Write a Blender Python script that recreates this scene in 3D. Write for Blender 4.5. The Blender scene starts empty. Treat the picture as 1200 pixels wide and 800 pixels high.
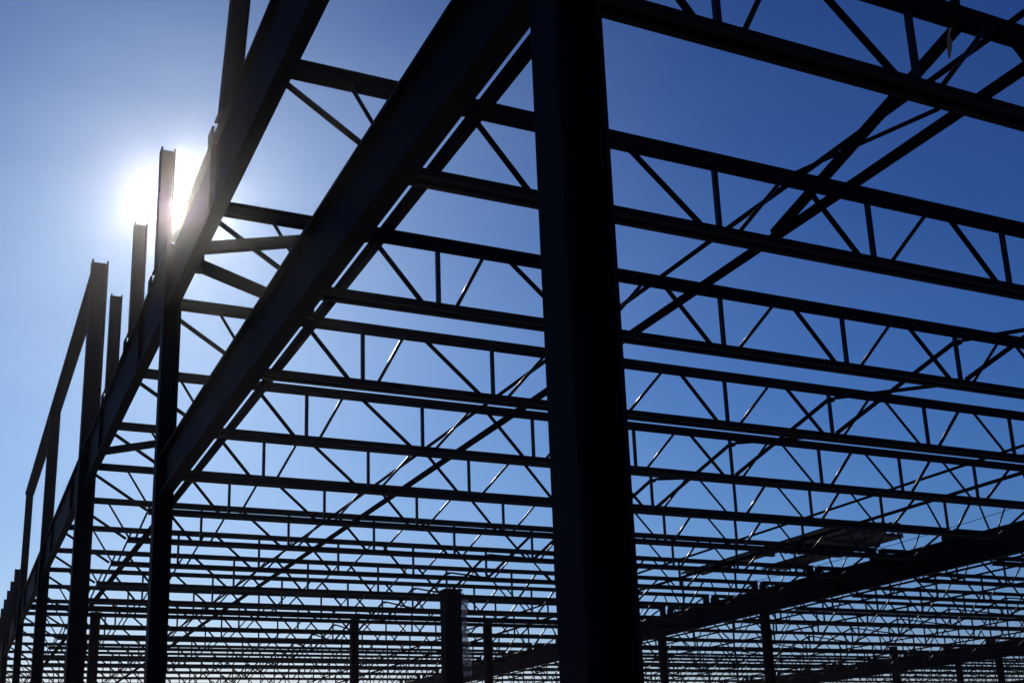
import bpy, bmesh, math, random
from mathutils import Vector, Matrix
random.seed(7)
S = 2.0            # metres per layout unit
EYE = 1.6          # camera height in metres

scene = bpy.context.scene
C = scene.collection

def W(x, y, z):
    """layout units (origin at the eye) -> world metres (ground at z = 0)"""
    return Vector((x * S, y * S, z * S + EYE))

# ------------------------------------------------------------------ materials
def steel(name, base, rough=0.5, vary=0.35, rust=0.0, scale=3.0, spec=0.4):
    m = bpy.data.materials.new(name); m.use_nodes = True
    nt = m.node_tree; b = nt.nodes['Principled BSDF']
    tc = nt.nodes.new('ShaderNodeTexCoord')
    n1 = nt.nodes.new('ShaderNodeTexNoise'); n1.inputs['Scale'].default_value = scale; n1.inputs['Detail'].default_value = 8
    nt.links.new(tc.outputs['Object'], n1.inputs['Vector'])
    r = nt.nodes.new('ShaderNodeValToRGB')
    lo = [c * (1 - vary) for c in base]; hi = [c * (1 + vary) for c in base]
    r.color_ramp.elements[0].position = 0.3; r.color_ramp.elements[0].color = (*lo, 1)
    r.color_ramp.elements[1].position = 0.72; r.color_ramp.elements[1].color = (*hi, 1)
    nt.links.new(n1.outputs['Fac'], r.inputs['Fac'])
    col = r.outputs['Color']
    if rust:
        n2 = nt.nodes.new('ShaderNodeTexNoise'); n2.inputs['Scale'].default_value = scale * 2.3; n2.inputs['Detail'].default_value = 10
        n2.inputs['Roughness'].default_value = 0.7
        nt.links.new(tc.outputs['Object'], n2.inputs['Vector'])
        rr = nt.nodes.new('ShaderNodeValToRGB')
        rr.color_ramp.elements[0].position = 0.62; rr.color_ramp.elements[0].color = (0, 0, 0, 1)
        rr.color_ramp.elements[1].position = 0.72; rr.color_ramp.elements[1].color = (rust, rust, rust, 1)
        nt.links.new(n2.outputs['Fac'], rr.inputs['Fac'])
        mx = nt.nodes.new('ShaderNodeMixRGB'); mx.inputs['Color2'].default_value = (0.012, 0.006, 0.004, 1)
        nt.links.new(rr.outputs['Color'], mx.inputs['Fac']); nt.links.new(col, mx.inputs['Color1'])
        col = mx.outputs['Color']
    nt.links.new(col, b.inputs['Base Color'])
    mr = nt.nodes.new('ShaderNodeMapRange')
    mr.inputs['To Min'].default_value = rough - 0.1; mr.inputs['To Max'].default_value = rough + 0.15
    nt.links.new(n1.outputs['Fac'], mr.inputs['Value']); nt.links.new(mr.outputs['Result'], b.inputs['Roughness'])
    b.inputs['Specular IOR Level'].default_value = spec
    bp = nt.nodes.new('ShaderNodeBump'); bp.inputs['Strength'].default_value = 0.15; bp.inputs['Distance'].default_value = 0.01
    n3 = nt.nodes.new('ShaderNodeTexNoise'); n3.inputs['Scale'].default_value = 40
    nt.links.new(tc.outputs['Object'], n3.inputs['Vector'])
    nt.links.new(n3.outputs['Fac'], bp.inputs['Height']); nt.links.new(bp.outputs['Normal'], b.inputs['Normal'])
    return m

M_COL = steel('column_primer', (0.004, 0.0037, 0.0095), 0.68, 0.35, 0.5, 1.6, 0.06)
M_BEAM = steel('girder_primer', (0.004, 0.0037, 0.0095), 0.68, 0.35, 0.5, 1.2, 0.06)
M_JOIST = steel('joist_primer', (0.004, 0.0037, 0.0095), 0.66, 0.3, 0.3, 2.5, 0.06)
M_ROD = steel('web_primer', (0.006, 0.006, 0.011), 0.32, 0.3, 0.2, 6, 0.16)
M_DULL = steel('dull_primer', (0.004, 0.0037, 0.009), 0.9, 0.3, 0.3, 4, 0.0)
M_BOLT = steel('bolt_steel', (0.05, 0.05, 0.052), 0.45, 0.2, 0.2, 8)
M_DECK = steel('galvanised_deck', (0.05, 0.052, 0.056), 0.5, 0.2, 0.0, 4)
M_CONC = steel('footing_concrete', (0.3, 0.29, 0.27), 0.85, 0.25, 0.0, 3)

def cloth_mat(name, col, alpha_mix=0.0):
    m = bpy.data.materials.new(name); m.use_nodes = True
    nt = m.node_tree; b = nt.nodes['Principled BSDF']; out = nt.nodes['Material Output']
    tc = nt.nodes.new('ShaderNodeTexCoord'); n = nt.nodes.new('ShaderNodeTexNoise'); n.inputs['Scale'].default_value = 9
    nt.links.new(tc.outputs['Object'], n.inputs['Vector'])
    r = nt.nodes.new('ShaderNodeValToRGB')
    r.color_ramp.elements[0].color = (*[c * 0.75 for c in col], 1); r.color_ramp.elements[1].color = (*col, 1)
    nt.links.new(n.outputs['Fac'], r.inputs['Fac']); nt.links.new(r.outputs['Color'], b.inputs['Base Color'])
    b.inputs['Roughness'].default_value = 0.6
    tr = nt.nodes.new('ShaderNodeBsdfTranslucent'); nt.links.new(r.outputs['Color'], tr.inputs['Color'])
    mix = nt.nodes.new('ShaderNodeMixShader'); mix.inputs['Fac'].default_value = 0.35
    nt.links.new(b.outputs['BSDF'], mix.inputs[1]); nt.links.new(tr.outputs['BSDF'], mix.inputs[2])
    last = mix.outputs['Shader']
    if alpha_mix:
        tp = nt.nodes.new('ShaderNodeBsdfTransparent')
        m2 = nt.nodes.new('ShaderNodeMixShader'); m2.inputs['Fac'].default_value = alpha_mix
        nt.links.new(last, m2.inputs[1]); nt.links.new(tp.outputs['BSDF'], m2.inputs[2]); last = m2.outputs['Shader']
    nt.links.new(last, out.inputs['Surface'])
    return m
M_STRAP = cloth_mat('strap_webbing', (0.2, 0.19, 0.175))
M_FILM = cloth_mat('plastic_film', (0.16, 0.17, 0.25), 0.45)

# ------------------------------------------------------------------ mesh helpers (layout units in, metres out)
class MB:
    def __init__(self): self.bm = bmesh.new()
    def box(self, x0, x1, y0, y1, z0, z1):
        v = [self.bm.verts.new((x, y, z)) for x in (x0, x1) for y in (y0, y1) for z in (z0, z1)]
        for f in ((0,1,3,2),(4,6,7,5),(0,4,5,1),(2,3,7,6),(0,2,6,4),(1,5,7,3)):
            self.bm.faces.new([v[i] for i in f])
        return self
    def extrude(self, prof, p0, p1, up=(0, 0, 1), caps=True):
        """sweep a closed 2-D profile (side, up) from p0 to p1"""
        p0 = Vector(p0); p1 = Vector(p1); d = (p1 - p0).normalized(); u = Vector(up)
        if abs(d.dot(u)) > 0.98: u = Vector((0, 1, 0))
        s = d.cross(u).normalized(); u = s.cross(d).normalized()
        a = [self.bm.verts.new(p0 + s * q[0] + u * q[1]) for q in prof]
        b = [self.bm.verts.new(p1 + s * q[0] + u * q[1]) for q in prof]
        n = len(prof)
        for i in range(n):
            self.bm.faces.new((a[i], a[(i+1) % n], b[(i+1) % n], b[i]))
        if caps:
            self.bm.faces.new(a[::-1]); self.bm.faces.new(b)
        return self
    def rod(self, p0, p1, r, n=8):
        return self.extrude([(r*math.cos(2*math.pi*i/n), r*math.sin(2*math.pi*i/n)) for i in range(n)], p0, p1)
    def angle(self, p0, p1, leg, t=None, up=(0, 0, 1), flip=1):
        t = t or leg * 0.14; f = flip
        pr = [(0,0),(f*leg,0),(f*leg,t),(f*t,t),(f*t,leg),(0,leg)]
        return self.extrude([(q[0]-f*leg*0.4, q[1]-leg*0.4) for q in pr], p0, p1, up)
    def build(self, name, mat, parent=None, loc=None):
        bm = self.bm
        bmesh.ops.recalc_face_normals(bm, faces=bm.faces)
        for v in bm.verts: v.co *= S
        me = bpy.data.meshes.new(name); bm.to_mesh(me); bm.free()
        me.materials.append(mat)
        o = bpy.data.objects.new(name, me); C.objects.link(o)
        if parent: o.parent = parent
        if loc is not None: o.location = loc
        return o

def tag(o, label=None, cat=None, group=None, kind=None):
    if label: o['label'] = label
    if cat: o['category'] = cat
    if group: o['group'] = group
    if kind: o['kind'] = kind
    return o
def thing(name, loc, label, cat, group=None):
    o = bpy.data.objects.new(name, None); C.objects.link(o)
    o.location = W(*loc); o.empty_display_size = 0.3
    return tag(o, label, cat, group)
def copy_tree(o):
    c = o.copy(); C.objects.link(c)
    for ch in list(o.children):
        d = ch.copy(); C.objects.link(d); d.parent = c
        for g in list(ch.children):
            e = g.copy(); C.objects.link(e); e.parent = d
    return c
def hprof(b, h, tf, tw):
    """I-section profile: b = flange width (side), h = depth (up)"""
    return [(-b/2,-h/2),(b/2,-h/2),(b/2,-h/2+tf),(tw/2,-h/2+tf),(tw/2,h/2-tf),(b/2,h/2-tf),(b/2,h/2),(-b/2,h/2),
            (-b/2,h/2-tf),(-tw/2,h/2-tf),(-tw/2,-h/2+tf),(-b/2,-h/2+tf)]
ORD = ['first','second','third','fourth','fifth','sixth','seventh','eighth','ninth','tenth','eleventh','twelfth','thirteenth',
       'fourteenth','fifteenth','sixteenth','seventeenth','eighteenth','nineteenth','twentieth','twenty-first','twenty-second','twenty-third','twenty-fourth']
GZ = -EYE / S      # ground level in layout units

# ------------------------------------------------------------------ layout (measured)
ZT, ZB = 3.33, 2.90            # joist top of top chord, top of bottom chord
SPAN0, SPAN1 = 1.0, 12.9       # outer wall line, first inner girder
BAY = SPAN1 - SPAN0
def YJ(k): return 4.83 + 1.517 * (k - 1) + 0.045
COLY = [1.77, 6.51, 10.86, 15.45, 20.0, 24.55, 29.1, 33.65, 38.2, 42.75, 47.3]
G1B, G1T = 2.685, 3.096        # outer wall girder

# ------------------------------------------------------------------ ground
def ground():
    bm = bmesh.new(); n = 60; R = 900
    vs = {}
    def f(t): return math.copysign(abs(t) ** 3, t) * R
    for i in range(n + 1):
        for j in range(n + 1):
            x = f(2*i/n - 1) + 10; y = f(2*j/n - 1) + 20
            z = 0.05 * math.sin(x*0.31) * math.cos(y*0.27) - 0.06
            vs[i, j] = bm.verts.new((x, y, z))
    for i in range(n):
        for j in range(n):
            bm.faces.new((vs[i,j], vs[i+1,j], vs[i+1,j+1], vs[i,j+1]))
    me = bpy.data.meshes.new('ground'); bm.to_mesh(me); bm.free()
    m = bpy.data.materials.new('dirt'); m.use_nodes = True; nt = m.node_tree; b = nt.nodes['Principled BSDF']
    tc = nt.nodes.new('ShaderNodeTexCoord'); n1 = nt.nodes.new('ShaderNodeTexNoise'); n1.inputs['Scale'].default_value = 0.35; n1.inputs['Detail'].default_value = 12
    nt.links.new(tc.outputs['Object'], n1.inputs['Vector'])
    r = nt.nodes.new('ShaderNodeValToRGB'); r.color_ramp.elements[0].position = .35; r.color_ramp.elements[0].color = (.06,.05,.04,1)
    r.color_ramp.elements[1].position = .7; r.color_ramp.elements[1].color = (.13,.11,.09,1)
    nt.links.new(n1.outputs['Fac'], r.inputs['Fac']); nt.links.new(r.outputs['Color'], b.inputs['Base Color'])
    b.inputs['Roughness'].default_value = 0.95
    n2 = nt.nodes.new('ShaderNodeTexNoise'); n2.inputs['Scale'].default_value = 6; n2.inputs['Detail'].default_value = 8
    nt.links.new(tc.outputs['Object'], n2.inputs['Vector'])
    bp = nt.nodes.new('ShaderNodeBump'); bp.inputs['Strength'].default_value = 0.6; nt.links.new(n2.outputs['Fac'], bp.inputs['Height'])
    nt.links.new(bp.outputs['Normal'], b.inputs['Normal'])
    me.materials.append(m)
    o = bpy.data.objects.new('ground', me); C.objects.link(o); o['kind'] = 'structure'
ground()
sl = MB(); sl.box(0.7, 62, -4, 50, GZ - 0.08, GZ + 0.012)
slab = sl.build('floor_slab', M_CONC); slab.location = (0, 0, EYE); slab['kind'] = 'structure'

# ------------------------------------------------------------------ columns
def column(name, x, y, w, ztop, label, cat, group, cap=True, base=GZ, plate=1.8, d=None):
    d = d or w
    t = thing(name, (x, y, base), label, cat, group)
    h = ztop - base
    z0 = 0.022
    capt = 0.014 if cap else 0
    # wide-flange shaft, flanges square to the wall line
    m = MB()
    tf, tw = w*0.09, w*0.07
    prof = [(q[1], q[0]) for q in hprof(d, w, tf, tw)]
    a = [m.bm.verts.new((q[0], q[1], z0)) for q in prof]; b = [m.bm.verts.new((q[0], q[1], h - capt)) for q in prof]
    n = len(prof)
    for i in range(n): m.bm.faces.new((a[i], a[(i+1) % n], b[(i+1) % n], b[i]))
    m.bm.faces.new(a[::-1]); m.bm.faces.new(b)
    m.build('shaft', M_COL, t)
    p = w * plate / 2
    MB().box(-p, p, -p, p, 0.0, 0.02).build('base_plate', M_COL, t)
    for sx in (-1, 1):
        for sy in (-1, 1):
            MB().rod((sx*p*0.75, sy*p*0.75, 0.0202), (sx*p*0.75, sy*p*0.75, 0.045), w*0.09, 6).build('anchor_bolt', M_BOLT, t)
    if cap:
        c = w * 0.62
        MB().box(-c, c, -c, c, h - capt + 0.001, h).build('cap_plate', M_COL, t)
    return t

grp = 'steel columns of the outer wall line'
desc = ['massive dark steel column nearest the camera filling the middle of the picture',
        'dark steel column left of centre where the short wall beam ends, the sun glaring above it',
        'tall dark column at left whose top carries the near end of the flat rim beam',
        'dark wall column under the middle of the rim beam, next left of the rim beam corner column',
        'dark wall column carrying the far end of the rim beam, near the left edge',
        'dark wall column, first past the far end of the rim beam',
        'dark wall column, second past the far end of the rim beam',
        'dark wall column, third past the far end of the rim beam',
        'dark wall column, fourth past the far end of the rim beam',
        'dark wall column, fifth past the far end of the rim beam',
        'dark wall column, sixth past the far end of the rim beam, farthest off']
for i, y in enumerate(COLY):
    if i == 0: column('wall_column', 1, y, 0.104, G1T - 0.004, desc[i], 'column', grp, cap=False)
    elif i == 1: column('wall_column', 1, y, 0.0976, G1T - 0.004, desc[i], 'column', grp, cap=False)
    elif i == 2: column('wall_column', 1, y, 0.146, 4.85, desc[i], 'column', grp, cap=False)
    elif i < 5: column('wall_column', 1, y, 0.125 if i == 3 else 0.105, 4.765 if i == 3 else 4.793, desc[i], 'column', grp, cap=False)
    else: column('wall_column', 1, y, 0.11, G1T - 0.004, desc[i], 'column', grp, cap=False)

# ------------------------------------------------------------------ I-beams
def ibeam(name, p0, p1, b, h, label, cat, group, nstiff=0, clips=(), tf=None, tw=None):
    """p0, p1: ends of the beam axis (centre of the section)"""
    p0 = Vector(p0); p1 = Vector(p1)
    t = thing(name, p0, label, cat, group); d = p1 - p0
    tf = tf or h * 0.05; tw = tw or b * 0.12
    def plate(b0, b1, z0, z1, nm, q0=Vector((0,0,0)), q1=None):
        q1 = d if q1 is None else q1
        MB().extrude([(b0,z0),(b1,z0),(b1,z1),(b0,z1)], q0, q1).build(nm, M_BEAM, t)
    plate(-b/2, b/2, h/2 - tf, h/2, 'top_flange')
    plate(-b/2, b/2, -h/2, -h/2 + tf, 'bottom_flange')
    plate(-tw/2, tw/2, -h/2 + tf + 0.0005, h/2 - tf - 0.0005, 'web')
    L = d.length; e = d.normalized()
    for i in range(nstiff):
        c = e * (L * (i + 0.5) / nstiff)
        for s in (-1, 1):
            b0, b1 = (s*tw/2 + s*0.001, s*b*0.48)
            plate(min(b0,b1), max(b0,b1), -h/2 + tf + 0.001, h/2 - tf - 0.001, 'stiffener', c - e*0.003, c + e*0.003)
    return t

h1 = G1T - G1B
ends = [(-2.78, 1.77 - 0.053), (1.77 + 0.053, 6.51 - 0.05), (6.51 + 0.05, 10.86 - 0.075)] + [(COLY[i] + (0.075 if i == 2 else 0.064), COLY[i+1] - 0.064) for i in range(2, len(COLY) - 1)]
gl = ['outer wall girder leaving the picture at the top left, overhead',
      'high outer wall girder running from above the nearest column to the sunlit column',
      'outer wall girder in the bay behind the sun, with two short posts on top',
      'outer wall girder in the near bay below the rim beam', 'outer wall girder in the far bay below the rim beam']
for i, (a, b) in enumerate(ends):
    lab = gl[i] if i < 5 else 'outer wall girder of the %s bay past the far end of the rim beam' % ORD[i - 5]
    ibeam('wall_girder', (1, a + 0.001, (G1B + G1T)/2), (1, b - 0.001, (G1B + G1T)/2), 0.065, h1, lab, 'girder', 'girders along the outer wall', nstiff=2 if i < 6 else 0)
# low beam between the two nearest wall columns
ibeam('wall_beam', (1, 1.77 + 0.054, 1.70), (1, 6.51 - 0.05, 1.70), 0.066, 0.24,
      'broad dark beam slanting from the nearest column down to the sunlit column', 'beam', None, nstiff=0)
# flat rim beam on the taller columns
for i in range(2, 4):
    y0 = COLY[i] + (0.075 if i == 2 else 0.001); y1 = COLY[i+1] - 0.001 if i == 2 else COLY[i+1] + 0.056
    t = thing('rim_beam', (1, y0, 4.767), 'flat rim beam on the column tops, %s span from its near end' % ORD[i-2], 'beam', 'rim beam spans at the top of the wall')
    MB().box(-0.065, 0.065, 0, y1 - y0, 0.028, 0.04).build('web', M_BEAM, t)
    MB().box(-0.065, -0.055, 0, y1 - y0, 0.0, 0.0275).build('flange', M_BEAM, t)
    MB().box(0.055, 0.065, 0, y1 - y0, 0.0, 0.0275).build('flange', M_BEAM, t)

# ------------------------------------------------------------------ short posts standing on the wall girder
posts = [(5.06, 4.35, 0.03, 'short leaning post above the high girder, cut off by the top of the picture'),
         (6.93, 3.92, 0.0, 'short post with an open top standing straight above the sun glare'),
         (8.05, 3.93, 0.0, 'short post just left of the sun glare on the wall girder'),
         (9.33, 3.90, 0.0, 'shortest looking post between the rim beam end and the sun glare')]
for q in range(14):
    posts.append((22.1 + 1.22*q + random.uniform(-.05, .05), 3.95 + random.uniform(-.04, .04), 0.0, 'short far post on the wall girder, %s past the end of the rim beam' % ORD[q]))
for (y, zt, lean, lab) in posts:
    t = thing('parapet_post', (1, y, G1T), lab, 'post', 'short posts on top of the wall girder')
    w = 0.087; h = zt - G1T; m = MB()
    prof = [(q[1], q[0]) for q in hprof(w, w, w*0.1, w*0.08)]
    lx = lean * h / 0.5
    a = [m.bm.verts.new((q[0], q[1], 0.009)) for q in prof]; b = [m.bm.verts.new((q[0] + lx, q[1], h)) for q in prof]
    n = len(prof)
    for i in range(n): m.bm.faces.new((a[i], a[(i+1) % n], b[(i+1) % n], b[i]))
    m.bm.faces.new(a[::-1]); m.bm.faces.new(b)
    m.build('shaft', M_COL, t)
    MB().box(-0.05, 0.05, -0.075, 0.075, 0.001, 0.0085).build('base_plate', M_COL, t)
    # angle clips bolted to the girder either side of the post
    for s in ((1,) if y < 12 else ()):
        k = MB(); yy = s * 0.2
        k.box(-0.046, -0.034, yy - 0.05, yy + 0.05, -0.04, 0.03)
        k.build('clip_angle', M_BEAM, t)

# ------------------------------------------------------------------ open web joists
def tee(m, x0, x1, zc, w, h, inverted=False):
    """double-angle chord along X: flange width w, stem h. zc = top face (normal) / top of stem (inverted)"""
    t = 0.011; g = 0.05
    for s in (-1, 1):
        if not inverted:
            pr = [(s*g/2, 0), (s*w/2, 0), (s*w/2, -t), (s*(g/2+t), -t), (s*(g/2+t), -h), (s*g/2, -h)]
        else:
            pr = [(s*g/2, 0), (s*(g/2+t), 0), (s*(g/2+t), -h+t), (s*w/2, -h+t), (s*w/2, -h), (s*g/2, -h)]
        m.extrude(pr, (x0, 0, zc), (x1, 0, zc))
def make_joist(proto_loc, xs=BAY):
    t = thing('roof_joist', proto_loc, 'x', 'joist')
    # local x from 0 (outer bearing) to xs, local z 0 at top chord top
    H = ZT - ZB
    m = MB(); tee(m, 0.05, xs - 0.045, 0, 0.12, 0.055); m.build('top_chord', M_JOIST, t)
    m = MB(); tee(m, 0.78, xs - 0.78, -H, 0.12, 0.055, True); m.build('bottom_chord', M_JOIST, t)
    for x0, x1 in ((0.03, 0.13), (xs - 0.14, xs - 0.05)):
        m = MB(); m.box(x0, x1, -0.042, 0.042, -(ZT - G1T) + 0.002, -0.058); m.build('bearing_seat', M_JOIST, t)
    tb = -0.02            # web ends inside the top chord stem
    bb = -H - 0.02        # and inside the bottom chord stem
    vx = [1.6 + 1.09*k if k else 1.6 for k in range(9)]
    vx = [1.6, 2.65, 3.74, 4.83, 5.95, xs-4.83, xs-3.74, xs-2.65, xs-1.6]
    for x in vx:
        MB().angle((x, 0, tb - 0.01), (x, 0, bb), 0.026, 0.006, up=(0,1,0)).build('web_post', M_ROD, t)
    tops = [2.0, 3.2, 4.30, 5.39, xs-5.39, xs-4.30, xs-3.2, xs-2.0]
    tops = [1.08] + tops + [xs - 1.08]
    def diag(x0, z0, x1, z1, r, mat=M_ROD):
        o = MB().rod((x0, 0, z0), (x1, 0, z1), r*1.08, 10).build('web_diagonal', mat, t)
        for p in o.data.polygons: p.use_smooth = len(p.vertices) == 4
    # end diagonals and sub-diagonals
    for f in (0, 1):
        X = (lambda q: q) if not f else (lambda q: xs - q)
        diag(X(0.09), tb, X(0.76), bb, 0.015)
        diag(X(0.53), tb, X(0.80), bb, 0.010)
    for i, x in enumerate(vx):
        l, r = tops[i], tops[i+1]
        rl = 0.015 if i < 5 else 0.0115; rr = 0.0115 if i < 5 else 0.015
        diag(l + 0.065, tb, x - 0.09, bb, rl, M_DULL)
        diag(x + 0.11, bb, r - 0.065, tb, rr)
    diag(0.86, bb, 1.02, tb, 0.0115); diag(xs - 0.86, bb, xs - 1.02, tb, 0.0115)
    return t

proto = None
def joist(k, bay, label, group):
    global proto
    loc = (SPAN0 + bay * BAY, YJ(k), ZT)
    if proto is None:
        proto = make_joist(loc); o = proto
    else:
        o = copy_tree(proto); o.location = W(*loc)
    # joists are hand-set: a few millimetres of scatter
    j = random.uniform(-1, 1)
    o.location.x += 0.012 * j; o.location.z += 0.006 * random.uniform(-1, 1)
    o.rotation_euler.z = math.radians(0.03 * random.uniform(-1, 1))
    o['label'] = label; o['group'] = group
K0, K1 = 0, 22
for k in range(K0, K1):
    joist(k, 0, 'front bay roof joist, %s counting down from the top of the picture' % ORD[k - K0], 'roof joists of the front bay')
for k in range(4, K1):
    joist(k, 1, 'second bay roof joist past the inner girder, %s counting away from the viewer' % ORD[k - 4], 'roof joists of the second bay')
for k in range(11, K1):
    joist(k, 2, 'third bay roof joist past the second inner girder, %s counting away' % ORD[k - 11], 'roof joists of the third bay')

# ------------------------------------------------------------------ bridging
def long_angle(name, x, y0, y1, z, leg, label, group, flip=1):
    t = thing(name, (x, y0, z), label, 'bridging', group)
    n = max(1, int((y1 - y0) / 6.0)); L = (y1 - y0) / n
    for i in range(n):
        # lapped lengths
        MB().angle((0.004*(i % 2), i*L - (0.05 if i else 0), 0.002*(i % 2)), (0.004*(i % 2), (i+1)*L, 0.002*(i % 2)), leg, 0.008, flip=flip).build('angle_length', M_DULL, t)
    return t
yA, yB = YJ(0) - 1.9, YJ(K1 - 1) + 0.3
gb = 'continuous bridging angles under the roof'
long_angle('bridging_angle', 1.955, yA, yB, ZB + 0.005, 0.05, 'thin bridging angle running close beside the broad slanting wall beam', gb)
long_angle('bridging_angle', 4.125, yA, yB, ZT - 0.085, 0.022, 'thinner bridging angle of the pair right of the nearest column, tied to the top chords', gb)
long_angle('bridging_angle', 4.02, yA, yB, ZB + 0.014, 0.04, 'thicker bridging angle of the pair right of the nearest column, tied to the bottom chords', gb)
long_angle('bridging_angle', 10.0, yA + 2, yB, ZT - 0.10, 0.026, 'bridging angle on the top chords just left of the right-hand inner girder', gb)
long_angle('bridging_angle', 9.87, yA + 2, yB, ZB + 0.014, 0.032, 'bridging angle on the bottom chords just left of the right-hand inner girder', gb)
long_angle('bridging_angle', 11.97, YJ(4) - .2, yB, ZB + 0.012, 0.03, 'bridging angle along the chord ends beside the right-hand inner girder', gb)
for x, z, lab in ((13.83, ZB + .012, 'on the bottom chord ends just behind the right-hand inner girder'), (16.02, ZT - .1, 'on the top chords at the first third of the second bay'),
                  (15.92, ZB + .014, 'on the bottom chords at the first third of the second bay'), (21.9, ZT - .1, 'on the top chords at the last third of the second bay'),
                  (21.77, ZB + .014, 'on the bottom chords at the last third of the second bay')):
    long_angle('bridging_angle', x, YJ(4) - .2, yB, z, 0.03, 'distant bridging angle ' + lab, gb)

xp = None
def cross(x, ka, kb, label, group):
    """crossed bars between joists ka (near) and kb"""
    global xp
    y0, y1 = YJ(ka), YJ(kb)
    if xp is None:
        xp = thing('cross_brace', (x, y0, ZT), label, 'brace', group); d = y1 - y0
        MB().angle((-0.012, 0.03, -0.10), (-0.012, d - 0.03, -(ZT-ZB) + 0.0), 0.027, 0.006).build('brace_bar', M_DULL, xp)
        MB().angle((0.016, 0.03, -(ZT-ZB) + 0.0), (0.016, d - 0.03, -0.10), 0.027, 0.006).build('brace_bar', M_DULL, xp)
        MB().box(-0.02, 0.03, -0.012, 0.03, -0.12, -0.088).build('clip_plate', M_DULL, xp)
        return
    o = copy_tree(xp); o.location = W(x, y0, ZT); o['label'] = label; o['group'] = group
g1c = 'crossed braces at mid span of the front bay'
for k in range(K0, K1 - 1):
    cross(6.98, k, k + 1, 'crossed steel brace at mid span between the %s and %s joists of the front bay' % (ORD[k-K0], ORD[k-K0+1]), g1c)
for k in range(4, K1 - 1):
    cross(6.98 + BAY, k, k + 1, 'crossed steel brace at mid span between the %s and %s joists of the second bay' % (ORD[k-4], ORD[k-3]), 'crossed braces at mid span of the second bay')
for k in range(11, K1 - 1):
    cross(6.98 + 2*BAY, k, k + 1, 'crossed steel brace at mid span between the %s and %s joists of the third bay' % (ORD[k-11], ORD[k-10]), 'crossed braces at mid span of the third bay')
# heavier crossed pair where the first bridging line is anchored, top right
t = thing('anchor_brace', (3.95, YJ(0), ZT), 'heavy crossed anchor brace at the top right with a strap hanging off it', 'brace')
d = YJ(1) - YJ(0)
MB().angle((0.0, 0.0, -0.06), (0.02, d - 0.06, -(ZT-ZB) + 0.0), 0.042, 0.009).build('brace_bar', M_DULL, t)
MB().rod((-0.17, 0.03, -(ZT-ZB) - 0.08), (0.22, d, -0.0), 0.0105, 10).build('brace_bar', M_DULL, t)
t = thing('anchor_strut', (3.93, YJ(0), ZT), 'stout strut rising out of the top of the picture at the top right', 'strut')
MB().angle((0.0, 0.0, -0.06), (0.03, -0.02, 0.45), 0.05, 0.011).build('strut_bar', M_DULL, t)

# hanging strap on the near joist
def strap():
    m = MB(); P = []
    for i in range(15):
        a = i / 14
        P.append((0.03 - 0.05*a - 0.022*math.sin(a*math.pi), -0.05 + 0.012*math.cos(a*5), -0.10 - 0.17*a))
    prev = None
    for i, p in enumerate(P):
        w = 0.010 * (1 - 0.35*abs(i/14 - 0.5)); tw = 0.6*math.sin(i*0.5)
        dx, dy = w*math.cos(tw), w*math.sin(tw)
        row = [m.bm.verts.new((p[0]-dx, p[1]-dy, p[2])), m.bm.verts.new((p[0]+dx, p[1]+dy, p[2])),
               m.bm.verts.new((p[0]+dx+0.003*dy/w, p[1]+dy+0.004, p[2])), m.bm.verts.new((p[0]-dx, p[1]-dy+0.004, p[2]))]
        if prev:
            for q in range(4): m.bm.faces.new((prev[q], prev[(q+1) % 4], row[(q+1) % 4], row[q]))
        else: m.bm.faces.new(row)
        prev = row
    m.bm.faces.new(prev[::-1])
    o = m.build('lifting_strap', M_STRAP); o.location = W(3.83, YJ(0), ZT - 0.02)
    tag(o, 'pale strap hanging from the topmost joist at the top right', 'strap')
strap()

# ------------------------------------------------------------------ struts at the wall columns
for y, lab, nm in ((6.40, 'stubby strut beside the sun glare, rising slightly from the wall girder to a joist', 'n'),
                   (10.9, 'stubby strut left of the sunlit column, rising from the wall girder to a joist', 'f')):
    t = thing('girder_strut', (1.04, y, 3.015), lab, 'strut', 'stubby struts from the wall girder')
    MB().extrude([(-.028,-.03),(.028,-.03),(.028,.03),(-.028,.03)], (0, 0, 0), (1.16, 0, 0.29)).build('strut_bar', M_JOIST, t)
    MB().box(-0.012, 0.03, -0.045, 0.045, -0.06, 0.05).build('end_plate', M_JOIST, t)
t = thing('corner_brace', (1.03, 5.93, 2.72), 'slanting flat brace just right of the sunlit column, dropping to the right below the strut', 'brace')
MB().extrude([(-.012,-.036),(.012,-.036),(.012,.036),(-.012,.036)], (0, 0, 0), (0.86, 0.80, 0.15)).build('brace_bar', M_JOIST, t)
MB().box(-0.03, 0.03, -0.06, 0.03, -0.04, 0.04).build('gusset', M_JOIST, t)

# ------------------------------------------------------------------ inner girders, columns, cross girder
GH = 0.41
def inner_girder(x, ys, zc, labs):
    for i in range(len(ys) - 1):
        ibeam('inner_girder', (x, ys[i] + 0.002, zc), (x, ys[i+1] - 0.002, zc), 0.085, GH, labs[i], 'girder', 'inner girders across the roof', nstiff=3)
zg = (2.765 + 3.175) / 2
inner_girder(12.9, [-2, 5.0, 16.93, 28.8, 40.6], zg, ['inner girder overhead right outside the picture', 'deep inner girder slanting in from the right edge to the nearer inner column',
             'inner girder span behind the nearest column, going away from the nearer inner column', 'farthest span of the first inner girder'])
inner_girder(24.8, [16.5, 24.3, 36.0, 44.5], zg, ['second inner girder low at the right edge, nearest span', 'second inner girder low at the right, middle span', 'second inner girder, farthest span'])
inner_girder(36.7, [24.0, 36.0, 44.5], zg, ['third inner girder in the bottom right corner, nearer span', 'third inner girder in the bottom right corner, farther span'])
gi = 'slim columns inside the building'
zc = zg - GH/2 - 0.002
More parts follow.
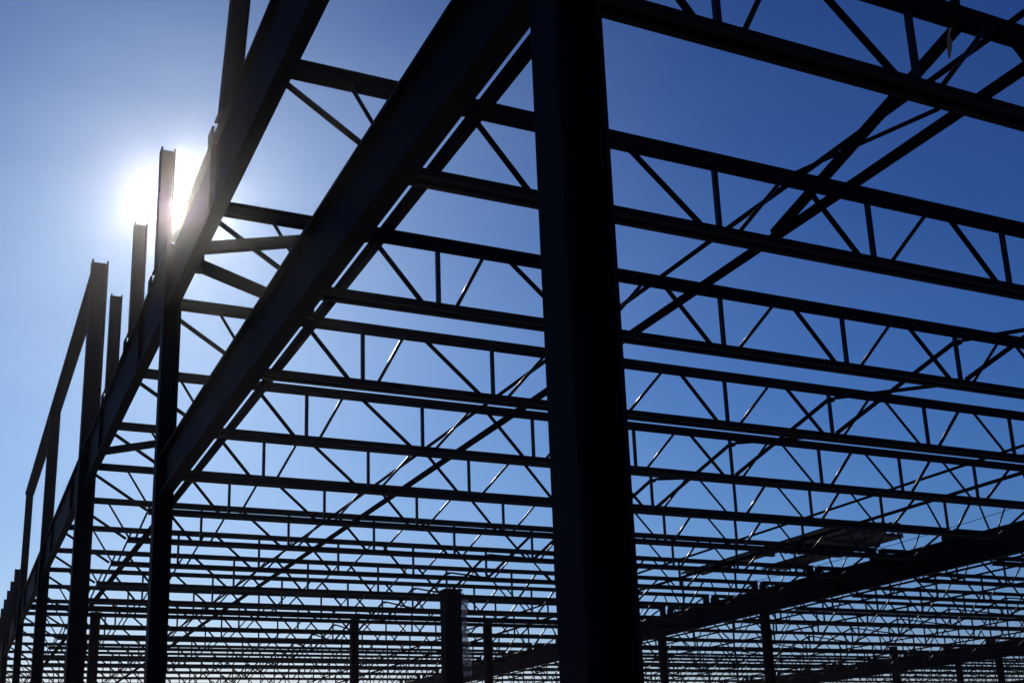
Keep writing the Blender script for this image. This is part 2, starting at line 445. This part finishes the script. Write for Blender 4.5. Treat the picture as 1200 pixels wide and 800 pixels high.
for (x, y, lab) in ((12.9, 16.93, 'slim column under the first inner girder, lower right of the nearest column'),
                    (12.9, 20.3, 'slim column under the first inner girder, hard against the right side of the nearest column'),
                    (12.9, 28.8, 'slim far column under the first inner girder, left of the nearest column'),
                    (24.8, 22.9, 'slim column under the second inner girder nearest the right edge'),
                    (24.8, 24.3, 'slim column under the second inner girder, second from the right edge'),
                    (24.8, 36.0, 'slim distant column under the second inner girder')):
    column('inner_column', x, y, 0.125, zc, lab, 'column', gi)
column('inner_column', 26.2, 28.2, 0.18, 3.70, 'slim distant column whose head shows above the second inner girder', 'column', gi, cap=False)
# cross girder on slim columns
ibeam('cross_girder', (1.07, 19.55, 2.90), (12.85, 19.55, 2.88), 0.06, 0.085, 'straight cross girder spanning far back between the outer wall and the first inner girder', 'girder', None)
for (x, lab) in ((2.06, 'slim column under the far cross girder between the two left wall columns'),
                 (6.27, 'slim column under the far cross girder, left of the plastic draped column'),
                 (8.76, 'slim column under the far cross girder, right of the plastic draped column')):
    column('inner_column', x, 19.55, 0.125 if x > 3 else 0.14, 2.835, lab, 'column', gi)
# wide draped column
t = thing('shoring_tower', (7.05, 17.1, GZ), 'broad dark shoring post with pale plastic sheeting hanging on its right side', 'post')
hh = 2.98 - GZ
MB().box(-0.135, 0.135, -0.10, 0.10, 0.03, hh - 0.03).build('shaft', M_COL, t)
MB().box(-0.2, 0.2, -0.2, 0.2, 0.0, 0.028).build('base_plate', M_COL, t)
MB().box(-0.15, 0.15, -0.13, 0.13, hh - 0.028, hh).build('head_plate', M_COL, t)
m = MB(); cols = 9; rows = 16; g = {}
for i in range(cols):
    for j in range(rows):
        u = i/(cols-1); v = j/(rows-1)
        amp = 0.018 + 0.02*v
        g[i, j] = m.bm.verts.new((0.137 + 0.15*u*(1 - 0.25*math.sin(v*5)), -0.06 + amp*math.sin(u*13 + v*2.2) + 0.02*v, hh - 0.02 - v*1.35*(1 - 0.12*u) - 0.10*u))
for i in range(cols-1):
    for j in range(rows-1):
        m.bm.faces.new((g[i,j], g[i+1,j], g[i+1,j+1], g[i,j+1]))
o = m.build('plastic_sheet', M_FILM)
o.location = W(7.05, 17.1, GZ); sm = o.modifiers.new('thick', 'SOLIDIFY'); sm.thickness = 0.004
tag(o, 'pale translucent plastic sheet hanging beside the broad shoring post', 'plastic sheet')

# ------------------------------------------------------------------ bundles of roof deck waiting on the joists
def deck_bundle(x0, x1, y0, y1, z, n, label):
    t = thing('deck_bundle', (x0, y0, z), label, 'deck bundle', 'bundles of roof deck lying on the joists')
    w = x1 - x0; L = y1 - y0
    for s in range(n):
        m = MB(); zz = 0.045 + s*0.022; nr = max(2, int(w/0.12)); p = w/nr
        pts = []
        off = random.uniform(-.04, .04)
        for r in range(nr):
            for (fx, fz) in ((0, 0), (.38, 0), (.5, .018), (.88, .018)): pts.append((r*p + fx*p, fz))
        pts.append((w, 0))
        top = [(a, b + 0.003) for a, b in pts]
        for q in range(len(pts) - 1):
            m.extrude([(pts[q][0], pts[q][1]), (pts[q+1][0], pts[q+1][1]), (top[q+1][0], top[q+1][1]), (top[q][0], top[q][1])], (0, off, zz), (0, L + off, zz))
        m.build('deck_sheet', M_DECK, t)
    for f in (0.2, 0.5, 0.8):
        MB().box(0.0, w, f*L - 0.03, f*L + 0.03, 0.003, 0.042).build('bearer', M_BOLT, t)
deck_bundle(11.22, 11.70, 12.95, 17.0, ZT + 0.004, 2, 'dark bundle of roof deck sheets on the joists, farthest from the inner girder')
deck_bundle(11.84, 12.26, 12.75, 14.9, ZT + 0.004, 3, 'dark bundle of roof deck sheets on the joists, middle of three beside the inner girder')
deck_bundle(12.38, 12.86, 13.3, 16.2, ZT + 0.004, 3, 'dark bundle of roof deck sheets on the joists, hard against the inner girder')

# sagging safety cable strung beside the inner girder
t = thing('safety_cable', (12.75, 9.0, 3.43), 'thin sagging safety cable above the right end of the inner girder', 'cable')
m = MB(); prev = None
for q in range(17):
    u = q / 16; p = (0, 7.9*u, -0.12*u - 0.30*u*(1 - u))
    if prev: m.rod(prev, p, 0.0045, 5)
    prev = p
m.build('wire', M_DULL, t)
for (yy, zz) in ((0, 0.0), (7.9, -0.12)):
    MB().rod((0, yy, 0.02 + zz), (0, yy, ZT - 3.43 - 0.02), 0.012, 6).build('stanchion', M_DULL, t)

# ------------------------------------------------------------------ camera
cam = bpy.data.cameras.new('camera'); co = bpy.data.objects.new('camera', cam); C.objects.link(co)
yaw, pitch, roll = map(math.radians, (25.61853831, 15.53560846, -2.08749878))
fwd = Vector((math.sin(yaw)*math.cos(pitch), math.cos(yaw)*math.cos(pitch), math.sin(pitch)))
right = Vector((math.cos(yaw), -math.sin(yaw), 0)); up = right.cross(fwd)
r2 = right*math.cos(roll) + up*math.sin(roll); u2 = -right*math.sin(roll) + up*math.cos(roll)
Mx = Matrix((r2, u2, -fwd)).transposed().to_4x4(); Mx.translation = (0, 0, EYE)
co.matrix_world = Mx
cam.sensor_width = 36; cam.sensor_fit = 'HORIZONTAL'; cam.lens = 1394.39*36/1200
cam.shift_x = 0.0; cam.shift_y = (532.57 - 400)/1200
cam.clip_start = 0.05; cam.clip_end = 5000
scene.camera = co

# ------------------------------------------------------------------ light and sky
SUN = Vector((0.13620673772204753, 0.8812235419181846, 0.45265085194693566)).normalized()
el = math.asin(SUN.z); az = math.atan2(SUN.x, SUN.y)
sun = bpy.data.lights.new('sun', 'SUN'); sun.energy = 3.0; sun.angle = math.radians(0.53); sun.color = (1.0, 0.95, 0.87)
so = bpy.data.objects.new('sun', sun); C.objects.link(so)
so.rotation_euler = (-SUN).to_track_quat('-Z', 'Y').to_euler(); so.location = SUN*200

w = bpy.data.worlds.new('World'); scene.world = w; w.use_nodes = True
nt = w.node_tree; bg = nt.nodes['Background']
sky = nt.nodes.new('ShaderNodeTexSky'); sky.sky_type = 'NISHITA'; sky.sun_disc = False
sky.sun_elevation = el; sky.sun_rotation = az
sky.altitude = 200; sky.air_density = 1.0; sky.dust_density = 0.3; sky.ozone_density = 3.0
def math_node(op, a, b=None):
    n = nt.nodes.new('ShaderNodeMath'); n.operation = op
    for i, q in enumerate((a, b)):
        if q is None: continue
        if isinstance(q, (int, float)): n.inputs[i].default_value = q
        else: nt.links.new(q, n.inputs[i])
    return n.outputs['Value']
# sky colour grading: deepen it away from the sun, channel by channel
sep = nt.nodes.new('ShaderNodeSeparateColor'); nt.links.new(sky.outputs['Color'], sep.inputs['Color'])
STR = 0.1
deep = [math_node('MULTIPLY', math_node('POWER', math_node('MULTIPLY', sep.outputs[i], STR), g), k / STR)
        for i, (g, k) in enumerate(((2.1, 0.80), (2.0, 0.88), (1.65, 0.83)))]
# the sun's disc and the bright aureole of forward-scattered light round it
geo = nt.nodes.new('ShaderNodeTexCoord')
dot = nt.nodes.new('ShaderNodeVectorMath'); dot.operation = 'DOT_PRODUCT'; dot.inputs[1].default_value = SUN
nrm = nt.nodes.new('ShaderNodeVectorMath'); nrm.operation = 'NORMALIZE'
nt.links.new(geo.outputs['Generated'], nrm.inputs[0]); nt.links.new(nrm.outputs['Vector'], dot.inputs[0])
theta = math_node('MULTIPLY', math_node('ARCCOSINE', math_node('MINIMUM', dot.outputs['Value'], 0.9999999)), 180 / math.pi)
def glow(amp, width): return math_node('MULTIPLY', math_node('EXPONENT', math_node('MULTIPLY', theta, -1.0 / width)), amp / STR)
disc = math_node('MULTIPLY', math_node('LESS_THAN', theta, 0.30), 40 / STR)
tight = math_node('ADD', math_node('ADD', glow(2.5, 0.5), glow(0.04, 1.6)), disc)
wide = glow(0.11, 12.0)
# thin uneven veil of high haze, drawn out sideways
mp = nt.nodes.new('ShaderNodeMapping'); mp.inputs['Scale'].default_value = (2.2, 2.2, 6.0); mp.inputs['Rotation'].default_value = (0.2, 0.35, 0.4)
nt.links.new(nrm.outputs['Vector'], mp.inputs['Vector'])
nz = nt.nodes.new('ShaderNodeTexNoise'); nz.inputs['Scale'].default_value = 1.6; nz.inputs['Detail'].default_value = 6; nz.inputs['Roughness'].default_value = 0.55
nt.links.new(mp.outputs['Vector'], nz.inputs['Vector'])
wide = math_node('MULTIPLY', wide, math_node('MAXIMUM', math_node('ADD', -0.35, math_node('MULTIPLY', nz.outputs['Fac'], 2.7)), 0.15))
sxyz = nt.nodes.new('ShaderNodeSeparateXYZ'); nt.links.new(nrm.outputs['Vector'], sxyz.inputs['Vector'])
low = math_node('EXPONENT', math_node('MULTIPLY', math_node('MAXIMUM', sxyz.outputs['Z'], 0.0), -1 / 0.13))
deep[1] = math_node('MULTIPLY', deep[1], math_node('SUBTRACT', 1.0, math_node('MULTIPLY', low, 0.34)))
deep[0] = math_node('MULTIPLY', deep[0], math_node('SUBTRACT', 1.0, math_node('MULTIPLY', low, -0.28)))
deep[2] = math_node('MULTIPLY', deep[2], math_node('SUBTRACT', 1.0, math_node('MULTIPLY', low, 0.06)))
zz2 = math_node('MULTIPLY', sxyz.outputs['Z'], 1 / 0.22)
dim = math_node('SUBTRACT', 1.0, math_node('MULTIPLY', math_node('EXPONENT', math_node('MULTIPLY', math_node('MULTIPLY', zz2, zz2), -1.0)), 0.25))
deep = [math_node('MULTIPLY', q, dim) for q in deep]
comb = nt.nodes.new('ShaderNodeCombineColor')
for i, (wt, ww) in enumerate(((1.0, 0.85), (0.95, 0.95), (0.86, 1.0))):
    tot = math_node('ADD', deep[i], math_node('ADD', math_node('MULTIPLY', tight, wt), math_node('MULTIPLY', wide, ww)))
    nt.links.new(tot, comb.inputs[i])
nt.links.new(comb.outputs['Color'], bg.inputs['Color'])
bg.inputs['Strength'].default_value = STR

# ------------------------------------------------------------------ thin haze volume, added to spread the sun's glare over the steel
hm = bpy.data.materials.new('glare_haze'); hm.use_nodes = True; hn = hm.node_tree
hn.nodes.remove(hn.nodes['Principled BSDF'])
pv = hn.nodes.new('ShaderNodeVolumePrincipled'); pv.inputs['Color'].default_value = (0.97, 0.93, 1.0, 1)
pv.inputs['Density'].default_value = 0.00028; pv.inputs['Anisotropy'].default_value = 0.98
hn.links.new(pv.outputs['Volume'], hn.nodes['Material Output'].inputs['Volume'])
hz = MB(); hz.box(-480, 480, -480, 480, -0.6, 6.4)
ho = hz.build('haze', hm); ho['kind'] = 'stuff'

scene.view_settings.view_transform = 'Standard'; scene.view_settings.look = 'None'
scene.view_settings.exposure = 0.0; scene.view_settings.gamma = 1.0; scene.view_settings.use_curve_mapping = False
scene.render.engine = 'CYCLES'
